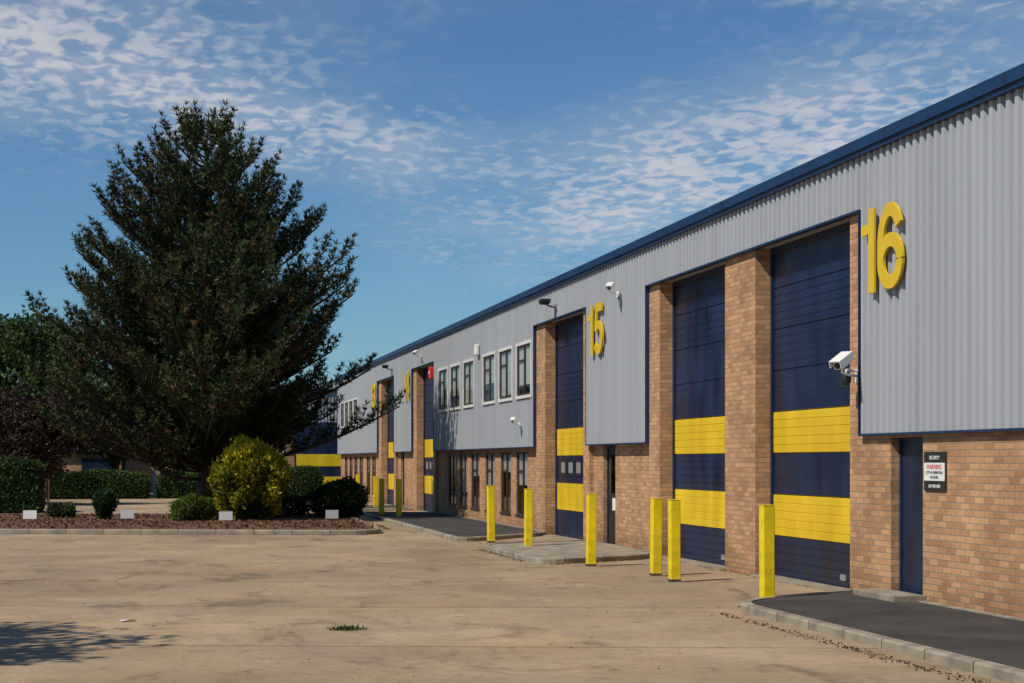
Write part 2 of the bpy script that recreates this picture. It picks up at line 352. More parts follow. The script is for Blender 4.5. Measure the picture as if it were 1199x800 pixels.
wall(bk,F-.0,F+.3,39.75,54.6,ZC,ZF,upwin); wall(bk,F,F+.3,59.4,63.9,ZC,ZF); wall(bk,F,F+.3,68.8,Y1,ZC,ZF,upwin2)
bk.build('wall_lining',[M_clad],bld)
core=MB(); core.box(F+.62,F+20,Y0,Y1,0.02,5.6); core.build('building_interior',[M_inner],bld)
fa=MB(); fa.box(F-.13,F+.35,Y0,Y1+.4,ZF,ZT); fa.box(F-.16,F-.13,Y0,Y1+.4,ZF+.03,ZT+.012); fa.box(F-.13,F-.03,Y0,Y1+.4,ZF-.03,ZF-.002)
fa.build('roof_fascia',[M_fascia],bld)
fj=MB(); y=1.3
while y<Y1: fj.box(F-.164,F-.1602,y,y+.012,ZF+.03,ZT+.012); y+=3.05
fj.build('fascia_joints',[M_black],bld)
rf=MB(); rf.quad([(F+.3,Y0,ZT-.03),(F+10,Y0,ZT+.55),(F+10,Y1+.4,ZT+.55),(F+.3,Y1+.4,ZT-.03)]); rf.quad([(F+10,Y0,ZT+.55),(F+20.2,Y0,ZT-.03),(F+20.2,Y1+.4,ZT-.03),(F+10,Y1+.4,ZT+.55)])
rf.quad([(F+.3,Y1+.38,5.5),(F+20.2,Y1+.38,5.5),(F+20.2,Y1+.38,ZT-.03),(F+10,Y1+.38,ZT+.55),(F+.3,Y1+.38,ZT-.03)])
rf.build('roof',[M_roof],bld)

def sect_door(y0,y1,win,idx):
    par=bpy.data.objects.new('sectional_door',None); link(par,bld)
    b=MB(); N=8; ph=ZH/N; x=F+.27
    for k in range(N):
        mi=1 if k in (1,3) else 0
        z=k*ph; tl=random.uniform(-.0035,.0035)
        prof=[(z+.004,.012),(z+.012,0)]
        nr=5
        for r in range(1,nr):
            zz=z+ph*r/nr; prof+=[(zz-.008,tl),(zz-.003,.005),(zz+.003,.005),(zz+.008,tl)]
        prof+=[(z+ph-.012,0),(z+ph-.004,.012)]
        for (za,xa),(zb,xb) in zip(prof[:-1],prof[1:]):
            b.quad([(x+xa,y1,za),(x+xa,y0,za),(x+xb,y0,zb),(x+xb,y1,zb)],mi)
        b.quad([(x+.02,y1,z+ph-.004),(x+.02,y0,z+ph-.004),(x+.02,y0,z+ph+.004),(x+.02,y1,z+ph+.004)],2)
    b.build('door_panels',[M_navy,M_yellow,M_black],par)
    b=MB()
    b.box(x-.03,x+.05,y0,y0+.07,0.006,ZH); b.box(x-.03,x+.05,y1-.07,y1,0.006,ZH); b.box(x-.03,x+.05,y0+.07,y1-.07,ZH-.1,ZH-.001)
    b.build('door_frame',[M_navy],par)
    b=MB(); b.box(x-.035,x-.002,y0+.071,y1-.071,.006,.035); b.build('door_seal',[M_black],par)
    b=MB(); b.box(x-.02,x-.001,y0+.75,y0+.93,.12,.2); b.build('door_handle',[M_grey],par)
    if win:
        b=MB(); g=MB(); w=(y1-y0)/5
        for k in range(4):
            a=y0+w*(k+.65); b.box(x-.012,x+.002,a,a+w*.7,1.42,1.78,0); g.box(x-.016,x-.0125,a+.06,a+w*.7-.06,1.48,1.72,0)
        b.build('door_window_frames',[M_black],par); g.build('door_windows',[M_grey],par)
    b=MB(); b.box(F-.1,F+.32,y0,y1,.005,.03); b.build('threshold',[M_kerb],par)
for i,(a,c,w) in enumerate(openings): sect_door(a,c,w,i)

def pdoor(y0,y1,h,glazed,x):
    par=bpy.data.objects.new('entrance_door',None); link(par,bld)
    b=MB(); b.box(x,x+.05,y0+.05,y1-.05,.02,h-.05); b.build('door_leaf',[M_black if glazed else M_navy],par)
    b=MB(); b.box(x-.02,x+.07,y0,y0+.05,.0,h); b.box(x-.02,x+.07,y1-.05,y1,0,h); b.box(x-.02,x+.07,y0+.05,y1-.05,h-.05,h); b.build('door_frame',[M_navy],par)
    b=MB(); b.box(x-.05,x-.001,y0+.12,y0+.15,.95,1.12); b.build('door_handle',[M_grey],par)
    if glazed:
        b=MB(); b.box(x-.006,x-.001,y0+.15,y1-.15,1.1,h-.2); b.build('door_glass',[M_glass],par)
        b=MB(); b.box(x-.012,x-.002,y0+.3,y0+.55,.75,1.0); b.build('door_notice',[M_white],par)
pdoor(18.85,19.75,2.04,False,F+.13); pdoor(33.0,33.95,2.08,True,F+.2); pdoor(62.3,63.2,2.08,True,F+.2)
b=MB(); b.box(F-.42,F-.003,18.75,19.95,.0,.16); b.build('door_step',[M_kerb],bld,bevel=.01)

def window(y0,y1,z0,z1,x,bl,surround):
    par=bpy.data.objects.new('window',None); link(par,bld)
    b=MB(); t=.055; xo,xi=x-.02,x+.025
    if surround:
        s=MB(); q=.075; s.box(x-.045,x+.03,y0-q,y0-.001,z0-q,z1+q); s.box(x-.045,x+.03,y1+.001,y1+q,z0-q,z1+q); s.box(x-.045,x+.03,y0,y1,z1+.001,z1+q); s.box(x-.065,x+.03,y0,y1,z0-q,z0-.001)
        s.build('window_surround',[M_lframe],par)
    b.box(xo,xi,y0,y0+t,z0,z1); b.box(xo,xi,y1-t,y1,z0,z1); b.box(xo,xi,y0+t,y1-t,z0,z0+t); b.box(xo,xi,y0+t,y1-t,z1-t,z1)
    ym=(y0+y1)/2; b.box(xo,xi,ym-.03,ym+.03,z0+t,z1-t)
    zm=z1-.3*(z1-z0); b.box(xo+.005,xi,ym+.03,y1-t,zm-.025,zm+.025)
    if not surround: b.box(xo-.06,xo,y0-.02,y1+.02,z0-.03,z0+.01)
    b.build('window_frame',[M_frame],par)
    g=MB(); g.quad([(x,y1-t,z0+t),(x,y0+t,z0+t),(x,y0+t,z1-t),(x,y1-t,z1-t)]); g.build('window_glass',[M_glass],par)
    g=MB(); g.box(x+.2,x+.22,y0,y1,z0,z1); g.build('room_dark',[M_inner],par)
    if bl>0:
        g=MB(); zb=z1-(z1-z0)*bl
        z=z1-.03
        while z>zb:
            g.box(x+.028,x+.04,y0+.03,y1-.03,z-.042,z); z-=.045
        g.build('blind',[M_blind],par)
for i,(a,c,za,zb) in enumerate(upwin): window(a,c,za,zb,F-.04,[.75,.9,.6,.95,.7,.85][i],True)
for a,c,za,zb in upwin2: window(a,c,za,zb,F-.04,.6,True)
for i,(a,c,za,zb) in enumerate(lowwin): window(a,c,za,zb,F+RC+.05,[.5,.3,.8,.4,.7,.4][i],False)
for a in (70.5,72.4,75,77,79,81): window(a,a+1.3,.4,1.95,F+RC+.05,.4,False)

# unit numbers: flat digits cut from sheet, on stand-off pins
def ribbon(path,w):
    P=[Vector(p) for p in path]; L_=[];R_=[]
    for i,p in enumerate(P):
        d=(P[min(i+1,len(P)-1)]-P[max(i-1,0)]).normalized(); n=Vector((-d.y,d.x)); L_.append(p+n*w/2); R_.append(p-n*w/2)
    return L_,R_
def arc(cx,cy,rx,ry,a0,a1,n=18): return [(cx+rx*math.cos(math.radians(a0+(a1-a0)*k/n)),cy+ry*math.sin(math.radians(a0+(a1-a0)*k/n))) for k in range(n+1)]
def digit(ch):
    w=.165
    if ch=='1': return [([(.40,0),(.40,1)],w),([(.40,.80),(.30,.765),(.12,.755)],.12)],.58
    if ch=='6': return [(arc(.345,.325,.26,.245,0,360,32),w*.98),([(.085,.33),(.085,.5)]+arc(.345,.52,.26,.40,180,30,20)[0:],w*.96)],.70
    if ch=='5': return [([(.6,.92),(.17,.92)],w),([(.19,.92),(.145,.47)],w*.85),([(.12,.53)]+arc(.335,.33,.255,.25,125,-150,26),w*.96)],.70
    if ch=='4': return [([(.46,0),(.46,1)],w),([(.0,.29),(.64,.29)],w*.9),([(.05,.29),(.44,.94)],w*.85)],.70
    if ch=='3': return [(arc(.32,.715,.225,.205,160,-80,22),w*.95),(arc(.32,.30,.26,.22,85,-160,24),w*.95)],.70
def number(txt,y,zc,h):
    b=MB(); T_=.014; xo=0; tot=sum(digit(c)[1] for c in txt); layer=0
    for c in txt:
        paths,adv=digit(c)
        for path,w in paths:
            Lp,Rp=ribbon(path,w); off=layer*.0015; layer+=1
            def P3(p,x): return (x,-(xo+p.x-tot/2)*h*1.0,(p.y-.5)*h)
            xf,xb=-T_-off,T_+off
            for i in range(len(Lp)-1):
                a,b_,c_,d_=Lp[i],Lp[i+1],Rp[i+1],Rp[i]
                b.quad([P3(a,xf),P3(d_,xf),P3(c_,xf),P3(b_,xf)]); b.quad([P3(a,xb),P3(b_,xb),P3(c_,xb),P3(d_,xb)])
                b.quad([P3(a,xf),P3(b_,xf),P3(b_,xb),P3(a,xb)]); b.quad([P3(d_,xf),P3(d_,xb),P3(c_,xb),P3(c_,xf)])
            for e in (0,-1):
                b.quad([P3(Lp[e],xf),P3(Lp[e],xb),P3(Rp[e],xb),P3(Rp[e],xf)])
        xo+=adv
    o=b.build('unit_number_sign',[M_ysign]); o.location=(F-.125,y,zc)
    p=MB()
    for dy in (-.25,.25): p.tube([(.016,dy,0),(.06,dy,0)],.012)
    p.build('fixing_pins',[M_grey],o)
number('16',19.78,4.39,1.06); number('15',33.75,4.43,1.04); number('14',60.2,4.4,1.04); number('13',69.6,4.4,1.04)

ws=empty('warning_sign')
b=MB(); b.box(F-.02,F-.003,18.22,18.78,1.40,1.86); b.build('sign_backboard',[M_black],ws)
b=MB(); b.box(F-.026,F-.021,18.235,18.765,1.52,1.73); b.build('sign_panel',[M_white],ws)
def text(s,loc,size,m,parent):
    cu=bpy.data.curves.new('t','FONT'); cu.body=s; cu.size=size; cu.align_x='CENTER'; cu.extrude=.0005; cu.offset=.001
    o=bpy.data.objects.new('sign_lettering',cu); cu.materials.append(m); o.matrix_world=Matrix(((0,0,-1,loc[0]),(-1,0,0,loc[1]),(0,1,0,loc[2]),(0,0,0,1))); link(o); o.parent=parent
text('WARNING',(F-.028,18.5,1.655),.08,M_red,ws); text('CCTV IN OPERATION',(F-.028,18.5,1.6),.045,M_black,ws); text('24 HOURS',(F-.028,18.5,1.545),.045,M_black,ws)
text('SECURITY',(F-.023,18.5,1.77),.06,M_white,ws); text('020 7000 0000',(F-.023,18.5,1.44),.05,M_white,ws)

def cctv(loc,aim,wallx,s=1.,bm=M_white):
    par=empty('security_camera',loc)
    d=Vector(aim).normalized(); q=d.to_track_quat('X','Z').to_matrix().to_4x4()
    b=MB(); L=.34*s; w=.07*s; 
    b.box(-L/2,L/2,-w,w,-w,w); o=b.build('camera_housing',[bm],par,bevel=.015*s); o.matrix_local=q
    b=MB(); b.box(-L/2-.02*s,L/2+.07*s,-w-.012,w+.012,w+.008,w+.02); b.box(-L/2-.02*s,L/2+.07*s,-w-.02,-w-.012,-w*.2,w+.02); b.box(-L/2-.02*s,L/2+.07*s,w+.012,w+.02,-w*.2,w+.02)
    o=b.build('sun_shield',[bm],par); o.matrix_local=q
    b=MB(); b.tube([(L/2-.01,0,0),(L/2+.012*s,0,0)],w*.7,14); o=b.build('lens',[M_black],par); o.matrix_local=q
    dx=wallx-loc[0]
    b=MB(); b.tube([(0,0,-w),(0,.02,-.16*s),(dx*.5,.12,-.2*s),(dx,.25,-.2*s)],[.02*s]*4,8); b.build('bracket_arm',[bm],par)
    b=MB(); b.box(dx-.03,dx-.002,.17,.33,-.3*s,-.1*s); b.build('wall_plate',[bm],par,bevel=.008)
cctv((8.62,20.46,3.02),(-.75,-.6,-.42),F,.85,M_white)
dm=empty('dome_camera',(8.75,20.66,2.8)); b=MB()
b.tube([(0,0,.06),(0,0,0),(0,0,-.05),(0,0,-.08)],[.065,.07,.055,.02],14); b.build('dome',[M_black],dm,smooth=True); b=MB(); b.tube([(0,0,.06),(0,0,.12),(.205,.05,.12)],.02,8); b.build('bracket',[M_white],dm)
cctv((8.65,31.9,5.12),(-.4,-.8,-.35),F-.07,.6,M_white)
cctv((8.65,41.0,2.75),(-.3,-.8,-.35),F-.07,.45,M_white)
cctv((8.65,56.9,5.4),(-.5,-.8,-.35),F-.07,.55,M_white)
def flood(y,z):
    par=empty('floodlight',(F-.07,y,z))
    b=MB(); b.tube([(0,0,0),(-.2,0,.05),(-.25,0,.1)],.018,8); b.build('arm',[M_black],par)
    b=MB(); b.box(-.38,-.16,-.15,.15,.1,.19); b.box(-.36,-.18,-.13,.13,.07,.1); b.build('lamp_head',[M_black],par,bevel=.02)
    b=MB(); b.box(-.03,0,-.06,.06,-.08,.08); b.build('wall_plate',[M_grey],par)
flood(37.4,5.2); flood(64.3,5.2)
al=empty('alarm_box',(F-.1,54.75,4.62)); b=MB(); b.box(-.08,.08,-.16,.16,-.2,.2); b.build('alarm_case',[M_red],al,bevel=.03); b=MB(); b.box(-.1,-.081,-.08,.08,-.05,.05); b.build('strobe',[M_white],al,bevel=.01)
al=empty('alarm_box',(F-.14,46.7,4.85)); b=MB(); b.box(-.05,.06,-.12,.12,-.15,.15); b.build('alarm_case',[M_white],al,bevel=.02)

# ------------------------------------------------------------ bollards
for (x,y,h) in [(7.33,19.72,1.21),(7.36,23.6,1.19),(7.47,24.9,1.18),(7.09,27.35,1.2),(7.23,32.8,1.2),(7.06,35.7,1.22),(7.25,51.,1.2),(6.95,52.7,1.2),(8.2,69.5,1.2),(7.9,61.5,1.2)]:
    par=empty('bollard',(x,y,0)); a=.075
    b=MB(); b.box(-a,a,-a,a,0,h); o=b.build('post',[M_bollard],par,bevel=.012)
    b=MB(); b.box(-a-.004,a+.004,-a-.004,a+.004,h-.004,h+.006); b.build('cap_plate',[M_bollard],par,bevel=.003)
    b=MB(); b.box(-.13,.13,-.13,.13,.003,.012); b.build('base_collar',[M_kerb],par)
    b=MB(); b.box(-a-.002,a+.002,-a-.002,a+.002,.012,.05); b.build('scuffed_foot',[M_bark],par)
    par.rotation_euler=(random.uniform(-.012,.012),random.uniform(-.012,.012),random.uniform(-.06,.06))

# ------------------------------------------------------------ pine tree
def prof(h,T):
    return float(np.interp(h,[p[0] for p in T],[p[1] for p in T]))
def pine(name,loc,T,H,trunk_r,seed,extra=[],dens=1.,needle=.23,base=(.036,.049,.016)):
    rg=random.Random(seed); par=empty(name,loc); b=MB()
    tp=[(rg.uniform(-.06,.06)*k*.5,rg.uniform(-.06,.06)*k*.5,H*k/10) for k in range(11)]
    b.tube(tp,[trunk_r*(1-.93*(k/10)**.9) for k in range(11)],9)
    C=[];D=[]
    br=[]
    h=T[0][0]+.1
    while h<H-.1:
        n=rg.randint(9,11) if h<H*.8 else rg.randint(7,9)
        a0=rg.uniform(0,6.28)
        for k in range(n):
            az=a0+k*6.283/n+rg.uniform(-.35,.35)
            lob=1+.07*math.sin(az*3+h*1.1)+.06*math.sin(az*2-h*.8+2)
            br.append((az, prof(h,T)*lob*rg.choice([rg.uniform(.5,.85),rg.uniform(.85,1.05),rg.uniform(.85,1.0)]), h+rg.uniform(-.25,.25)))
        h+=.34/dens
    br+=[(e[0],e[1],e[2]) for e in extra]
    for (az,r,ht) in br:
        u=ht/H; rise=r*(.2+.62*u**1.5); z0=max(.9,ht-rise)
        if z0>H-.5: z0=H-.6
        dr=Vector((math.cos(az),math.sin(az),0)); pts=[]; nb=7; wob=rg.uniform(-.25,.25)
        sag=-.05*r*(1-u)
        for k in range(nb+1):
            t=k/nb; p=dr*r*t+Vector((-dr.y,dr.x,0))*wob*t*t*r*.4; z=z0+(ht-z0)*t**1.5+sag*math.sin(math.pi*t)
            pts.append(Vector((p.x,p.y,z)))
        b.tube(pts,[max(.012,.022+.012*r*(1-k/nb)) for k in range(nb+1)],4)
        ns=int(5+r*5.5)
        for s in range(ns):
            t=.25+.75*((s+rg.random())/ns)**.85; f=t*nb; k=min(int(f),nb-1); p=pts[k].lerp(pts[k+1],f-k); d=(pts[k+1]-pts[k]).normalized()
            side=1 if s%2 else -1; side*=rg.uniform(.3,1.1)
            sd=(d*rg.uniform(.3,.9)+Vector((-d.y,d.x,0))*side+Vector((0,0,rg.uniform(-.15,1.1)))).normalized()
            ln=rg.uniform(.3,.8)*min(1.2,.4+r*.25)*(1.25-.6*t)
            if t>.92: sd=(d+Vector((0,0,.9))).normalized(); ln=.4
            m=max(2,int(ln/.13))
            for j in range(m):
                q=p+sd*ln*(j+1)/m+Vector((0,0,.04*j)); up=sd*.7+Vector((0,0,.6)); C.append(q); D.append(up.normalized())
    b.build('trunk_and_limbs',[M_bark],par)
    for k in range(14): C.append(Vector((rg.uniform(-.15,.15),rg.uniform(-.15,.15),H-.1*k))+Vector((tp[-1][0],tp[-1][1],0))); D.append(Vector((0,0,1)))
    C=np.array([tuple(c) for c in C]); D=np.array([tuple(d) for d in D]); n=len(C); K=13
    CC=np.repeat(C,K,0); DD=np.repeat(D,K,0)+rng.normal(size=(n*K,3))*.7; DD/=np.linalg.norm(DD,axis=1)[:,None]
    CC=CC-DD*.03
    big=np.sin(C[:,0]*1.3+1)+np.sin(C[:,1]*1.7+2)+np.sin(C[:,2]*1.9)
    tt=(1+.18*big+rng.uniform(-.35,.45,n)); tc=np.array(base)[None,:]*tt[:,None]; brown=rng.random(n)<.08; tc[brown]=(.1,.06,.022)
    tn=np.repeat(tc,K,0)*(1+rng.uniform(-.2,.2,(n*K,1)))
    leaves('needles',CC,DD,rng.uniform(needle*.7,needle*1.15,n*K),.03,tn,M_needle,par)
    print(name,'tufts',n)
    return par
T=[(1.9,2.2),(2.5,3.1),(3.2,3.9),(4.5,4.4),(6.0,4.3),(7.4,3.95),(8.5,3.4),(9.8,2.6),(10.8,1.75),(11.5,.9),(11.85,.2)]
pine('pine_tree',(1.5,50.8,.05),T,11.85,.24,3,extra=[(math.radians(-10),5.7,3.3),(math.radians(-4),4.8,4.4),(math.radians(170),5.1,6.2),(math.radians(185),4.9,4.2),(math.radians(178),4.5,2.8)])

# ------------------------------------------------------------ broadleaf trees and shrubs
def tree(name,loc,H,rad,base,seed,leaf=.16,ncl=70,per=240,crown0=.3,tr=.15,m=None):
    rg=random.Random(seed); par=empty(name,loc); b=MB(); b.tube([(0,0,0),(rg.uniform(-.2,.2),0,H*.35),(0,rg.uniform(-.2,.2),H*.85)],[tr,tr*.7,.03],8)
    cz=H*(crown0+1)/2; rz=H*(1-crown0)/2; Cs=[];Ds=[];Ts=[]
    for k in range(ncl):
        d=Vector([rg.gauss(0,1) for _ in range(3)]).normalized(); rr=rg.uniform(.3,1)**.6*rg.uniform(.8,1.0)
        c=Vector((d.x*rad*rr,d.y*rad*rr,cz+d.z*rz*rr)); cs=rg.uniform(.18,.34)*rad
        b.tube([(0,0,max(H*.25,c.z-rad*.8)),tuple(Vector((c.x*.5,c.y*.5,c.z-rad*.25))),tuple(c)],[.04,.02,.008],4)
        u=unit(per)*rng.uniform(.3,1.,(per,1))*cs; Cs.append(u*np.array([1,1,.75])+np.array(c)); Ds.append(unit(per)); Ts.append(tints(per,np.array(base)*rg.uniform(.65,1.35),.3,.12))
    b.build('trunk_and_limbs',[M_bark],par)
    C=np.concatenate(Cs); leaves('leaves',C,np.concatenate(Ds),rng.uniform(leaf*.7,leaf*1.3,len(C)),leaf*.6,np.concatenate(Ts),m or M_leaf,par); return par
tree('broadleaf_tree',(-6.4,84,0),8.9,3.9,(.05,.08,.02),11,leaf=.24,ncl=110)
tree('broadleaf_tree',(-12,88,0),9.5,4.2,(.04,.07,.02),12,leaf=.24,ncl=80)
tree('plum_tree',(-4.6,70,0),5.0,2.5,(.036,.024,.017),13,crown0=.2)
tree('plum_tree',(-8.2,72,0),5.0,2.6,(.035,.024,.016),14,crown0=.15)
tree('broadleaf_tree',(-1.9,88,0),5.6,2.6,(.035,.06,.02),15,crown0=.3)
tree('broadleaf_tree',(-8.85,14.3,0),8.6,3.3,(.05,.08,.025),21,leaf=.22,ncl=46,per=150,crown0=.35,tr=.2)

def shrub(name,loc,rad,base,leaf,n,seed,style='round',base2=None,z0=0,nb=26,ampr=(-.12,.3),kk=14):
    rr=np.random.default_rng(seed); par=empty(name,loc)
    bd=rr.normal(size=(nb,3)); bd/=np.linalg.norm(bd,axis=1)[:,None]; amp=rr.uniform(*ampr,nb)
    d=rr.normal(size=(n,3)); d/=np.linalg.norm(d,axis=1)[:,None]
    R=1+(amp[None,:]*np.exp(kk*(d@bd.T-1))).sum(1)
    f=np.clip(1-np.abs(rr.normal(0,.16,n)),.3,1.06)+(rr.random(n)<.06)*rr.uniform(0,.16,n)
    C=d*(R*f)[:,None]*np.array(rad)[None,:]
    if style=='up':
        k=np.clip(.62+.38*(C[:,2]+rad[2])/rad[2]/1.1,.6,1); C[:,0]*=k; C[:,1]*=k
    C[:,2]+=rad[2]+z0; keep=C[:,2]>.03; C=C[keep]; d=d[keep]; R=R[keep]; f=f[keep]; n=len(C)
    D=d*.8+rr.normal(size=(n,3))*.55+np.array([0,0,.7 if style=='up' else .2]); D/=np.linalg.norm(D,axis=1)[:,None]
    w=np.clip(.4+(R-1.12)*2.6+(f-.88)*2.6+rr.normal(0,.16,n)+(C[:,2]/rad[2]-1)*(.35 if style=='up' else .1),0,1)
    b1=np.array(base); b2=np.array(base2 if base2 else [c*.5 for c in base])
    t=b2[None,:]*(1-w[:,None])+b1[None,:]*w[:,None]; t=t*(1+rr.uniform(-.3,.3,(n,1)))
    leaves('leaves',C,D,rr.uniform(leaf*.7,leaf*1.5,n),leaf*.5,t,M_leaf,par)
    b=MB()
    for k in range(9):
        a=k*.7; b.tube([(.05*math.cos(a),.05*math.sin(a),0),(rad[0]*.35*math.cos(a),rad[1]*.35*math.sin(a),rad[2]*.9),(rad[0]*.55*math.cos(a),rad[1]*.55*math.sin(a),rad[2]*1.4)],[.035,.02,.008],5)
    b.build('stems',[M_bark],par); return par
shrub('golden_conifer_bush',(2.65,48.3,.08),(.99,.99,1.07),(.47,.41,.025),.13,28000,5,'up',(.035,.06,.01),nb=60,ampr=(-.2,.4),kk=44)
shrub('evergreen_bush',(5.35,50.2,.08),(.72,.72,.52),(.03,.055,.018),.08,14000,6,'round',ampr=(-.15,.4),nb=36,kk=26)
shrub('small_shrub',(-1.35,49.5,.08),(.26,.26,.42),(.04,.08,.03),.08,3000,8,'up',nb=20,ampr=(-.2,.5))
shrub('small_shrub',(1.1,48.0,.08),(.5,.45,.33),(.12,.17,.03),.08,6000,9,nb=30,ampr=(-.2,.5),kk=22)
shrub('small_shrub',(1.9,49.2,.08),(.45,.45,.5),(.08,.1,.03),.08,5000,10,nb=30,ampr=(-.2,.5),kk=22)
shrub('small_shrub',(3.9,50.8,.08),(.5,.45,.28),(.05,.06,.03),.08,4000,12)
shrub('small_shrub',(-2.6,51.5,.08),(.35,.35,.2),(.06,.08,.03),.08,2500,14,ampr=(-.2,.5))
def hedge(name,x0,x1,y,h,d,base,seed,n):
    rr=np.random.default_rng(seed); C=np.stack([rr.uniform(x0,x1,n),y+rr.uniform(-d,d,n),rr.uniform(0.05,h,n)],1)
    s=rr.random(n); top=s<.4; C[top,2]=h+rr.normal(0,.05,top.sum())+.06*np.sin(C[top,0]*2.1); fr=(s>=.4)&(s<.88); C[fr,1]=y-d+rr.normal(0,.05,fr.sum())+.06*np.sin(C[fr,0]*1.7)
    en=s>=.88; C[en,0]=np.where(rr.random(en.sum())<.5,x0,x1)+rr.normal(0,.05,en.sum())
    ex=np.clip((C[:,2]-h+.25)/.25,0,1); C[:,1]+=ex*.12; C[:,0]-=np.sign(C[:,0]-(x0+x1)/2)*ex*.1
    D=rr.normal(size=(n,3)); D[:,2]+=.4; D/=np.linalg.norm(D,axis=1)[:,None]; par=empty(name)
    w=.8+.3*np.sin(C[:,0]*2.3+C[:,2]*3)*np.sin(C[:,0]*.73+1)
    leaves('leaves',C,D,rr.uniform(.08,.18,n),.07,tints(n,base,.35,.1)*w[:,None],M_leaf,par)
    b=MB(); b.box(x0+.15,x1-.15,y-d+.15,y+d-.1,0,h-.14); b.build('twig_core',[M_twig],par)
hedge('hedge',-8.5,-3.75,60,1.7,.8,(.05,.085,.022),7,20000)
hedge('hedge',-6.0,-.3,81.,1.15,.5,(.06,.1,.025),31,22000)
hedge('hedge',.3,2.7,81.5,1.1,.5,(.06,.1,.025),32,9000)
hedge('hedge',5.3,7.3,76,1.3,.45,(.05,.08,.025),33,9000)
hedge('hedge',-22,-6.6,79.,1.3,.5,(.05,.09,.025),34,14000)

Cs=[];Ts=[]
for k in range(170):
    cx=rng.uniform(-75,60); cy=rng.uniform(128,150); h=rng.uniform(4.5,8.0); n=420; r=rng.uniform(1.8,3)
    u=unit(n)*rng.uniform(.7,1.02,(n,1))*np.array([r,r,h*.5]); Cs.append(u+np.array([cx,cy,h*.5])); Ts.append(tints(n,np.array((.045,.07,.025))*rng.uniform(.6,1.3),.3,.1))
C=np.concatenate(Cs); leaves('distant_trees',C,unit(len(C)),.75,.55,np.concatenate(Ts),M_far)

# ------------------------------------------------------------ far buildings
fb=empty('industrial_building'); YB=99
b=MB(); b.box(-1.5,8.0,YB,YB+14,0,2.1); b.box(12.0,24,YB,YB+14,0,2.1); b.box(7.4,8.0,YB-.02,YB+.3,2.1,4.6); b.build('brick_wall',[M_brick],fb)
def corrx(b,x0,x1,z0,z1,y):
    k=math.floor(x0/.19)
    while k*.19<x1:
        xs=[(k*.19,0),(k*.19+.085,0),(k*.19+.1,-.045),(k*.19+.175,-.045),(k*.19+.19,0)]
        for p,q in zip(xs[:-1],xs[1:]): b.quad([(p[0],y+p[1],z0),(q[0],y+q[1],z0),(q[0],y+q[1],z1),(p[0],y+p[1],z1)])
        k+=1
b=MB(); corrx(b,-1.5,7.4,2.1,5.76,YB-.03); corrx(b,7.4,12.4,4.0,5.76,YB-.03); corrx(b,12.4,24,2.1,5.76,YB-.03); b.box(-1.5,24,YB,YB+14,2.101,5.75); b.build('cladding',[M_clad],fb)
b=MB(); b.box(-1.6,24.2,YB-.2,YB+.2,5.76,5.93); b.build('roof_fascia',[M_fascia],fb)
b=MB(); b.box(8.0,12.0,YB-.06,YB+.1,0,4.0,0); b.box(8.1,11.9,YB-.08,YB-.061,.3,.85,1); b.box(8.1,11.9,YB-.08,YB-.061,1.45,2.15,1); b.build('sectional_door',[M_navy,M_yellow],fb)
b=MB(); b.quad([(-1.6,YB,5.92),(24.2,YB,5.92),(24.2,YB+7,6.5),(-1.6,YB+7,6.5)]); b.build('roof',[M_roof],fb)
lb=empty('low_brick_building')
b=MB(); b.box(-9,-1.7,96,104,0,2.3); b.build('brick_wall',[M_brick],lb)
b=MB(); b.box(-3.8,-1.9,95.95,95.99,1.0,1.9); b.box(-8,-5.2,95.95,95.99,.9,1.9); b.build('windows',[M_navy],lb)
b=MB(); b.box(-9.2,-1.5,95.7,104.2,2.3,3.1); b.build('roof_fascia',[M_white],lb)
fn=empty('timber_fence'); b=MB()
for k in range(60):
    x=-14+k*.16; b.box(x,x+.13,75,75.02,.1,1.75+.03*math.sin(k*3))
for k in range(5): b.box(-14+k*2.4,-13.9+k*2.4,75.03,75.13,0,1.8)
b.box(-14,-4.4,75.03,75.08,.5,.6); b.box(-14,-4.4,75.03,75.08,1.4,1.5); b.build('fence_panels',[M_wood],fn)

lp=empty('street_lamp',(.1,87,0)); b=MB(); b.tube([(0,0,0),(0,0,1),(0,0,1.05),(0,0,6.1)],[.09,.09,.055,.04],10); b.tube([(0,0,6.05),(.25,-.1,6.2),(.6,-.2,6.22)],.03,8); b.build('column',[M_grey],lp)
b=MB(); b.box(.5,1.0,-.32,-.12,6.17,6.28); b.build('lantern',[M_grey],lp,bevel=.03)

# ------------------------------------------------------------ small things
for (x,y) in [(-3.1,45.6),(-.65,45.4),(1.8,43.6),(4.55,44.3)]:
    par=empty('garden_label_sign',(x,y,.1)); par.rotation_euler=(0,0,random.uniform(-.15,.25))
    b=MB(); b.box(-.015,.015,0,.015,-.05,.25); b.build('stake',[M_wood],par); b=MB(); b.box(-.17,.17,-.012,-.002,.16,.38); b.build('card',[M_white],par)
gt=empty('weed_tuft',(1.95,17.6,0)); n=260; C=np.stack([rng.normal(0,.08,n),rng.normal(0,.05,n),np.full(n,.005)],1); D=unit(n); D[:,2]=abs(D[:,2])+.3; D/=np.linalg.norm(D,axis=1)[:,None]
leaves('blades',C,D,rng.uniform(.03,.07,n),.012,tints(n,(.05,.06,.02),.3),M_leaf,gt)
b=MB(); b.quad([(-.35,19.0,.01),(-.2,19.02,.03),(-.18,19.1,.012),(-.34,19.12,.02)]); b.build('litter_paper',[M_paper])
n=500; C=np.stack([rng.uniform(-4,8,n),rng.uniform(11,40,n),np.full(n,Z0+.004)],1); D=unit(n); D[:,2]=abs(D[:,2])*.15; leaves('fallen_leaves_and_grit',C,D,rng.uniform(.015,.035,n),.015,tints(n,(.12,.08,.045),.6),M_leaf)

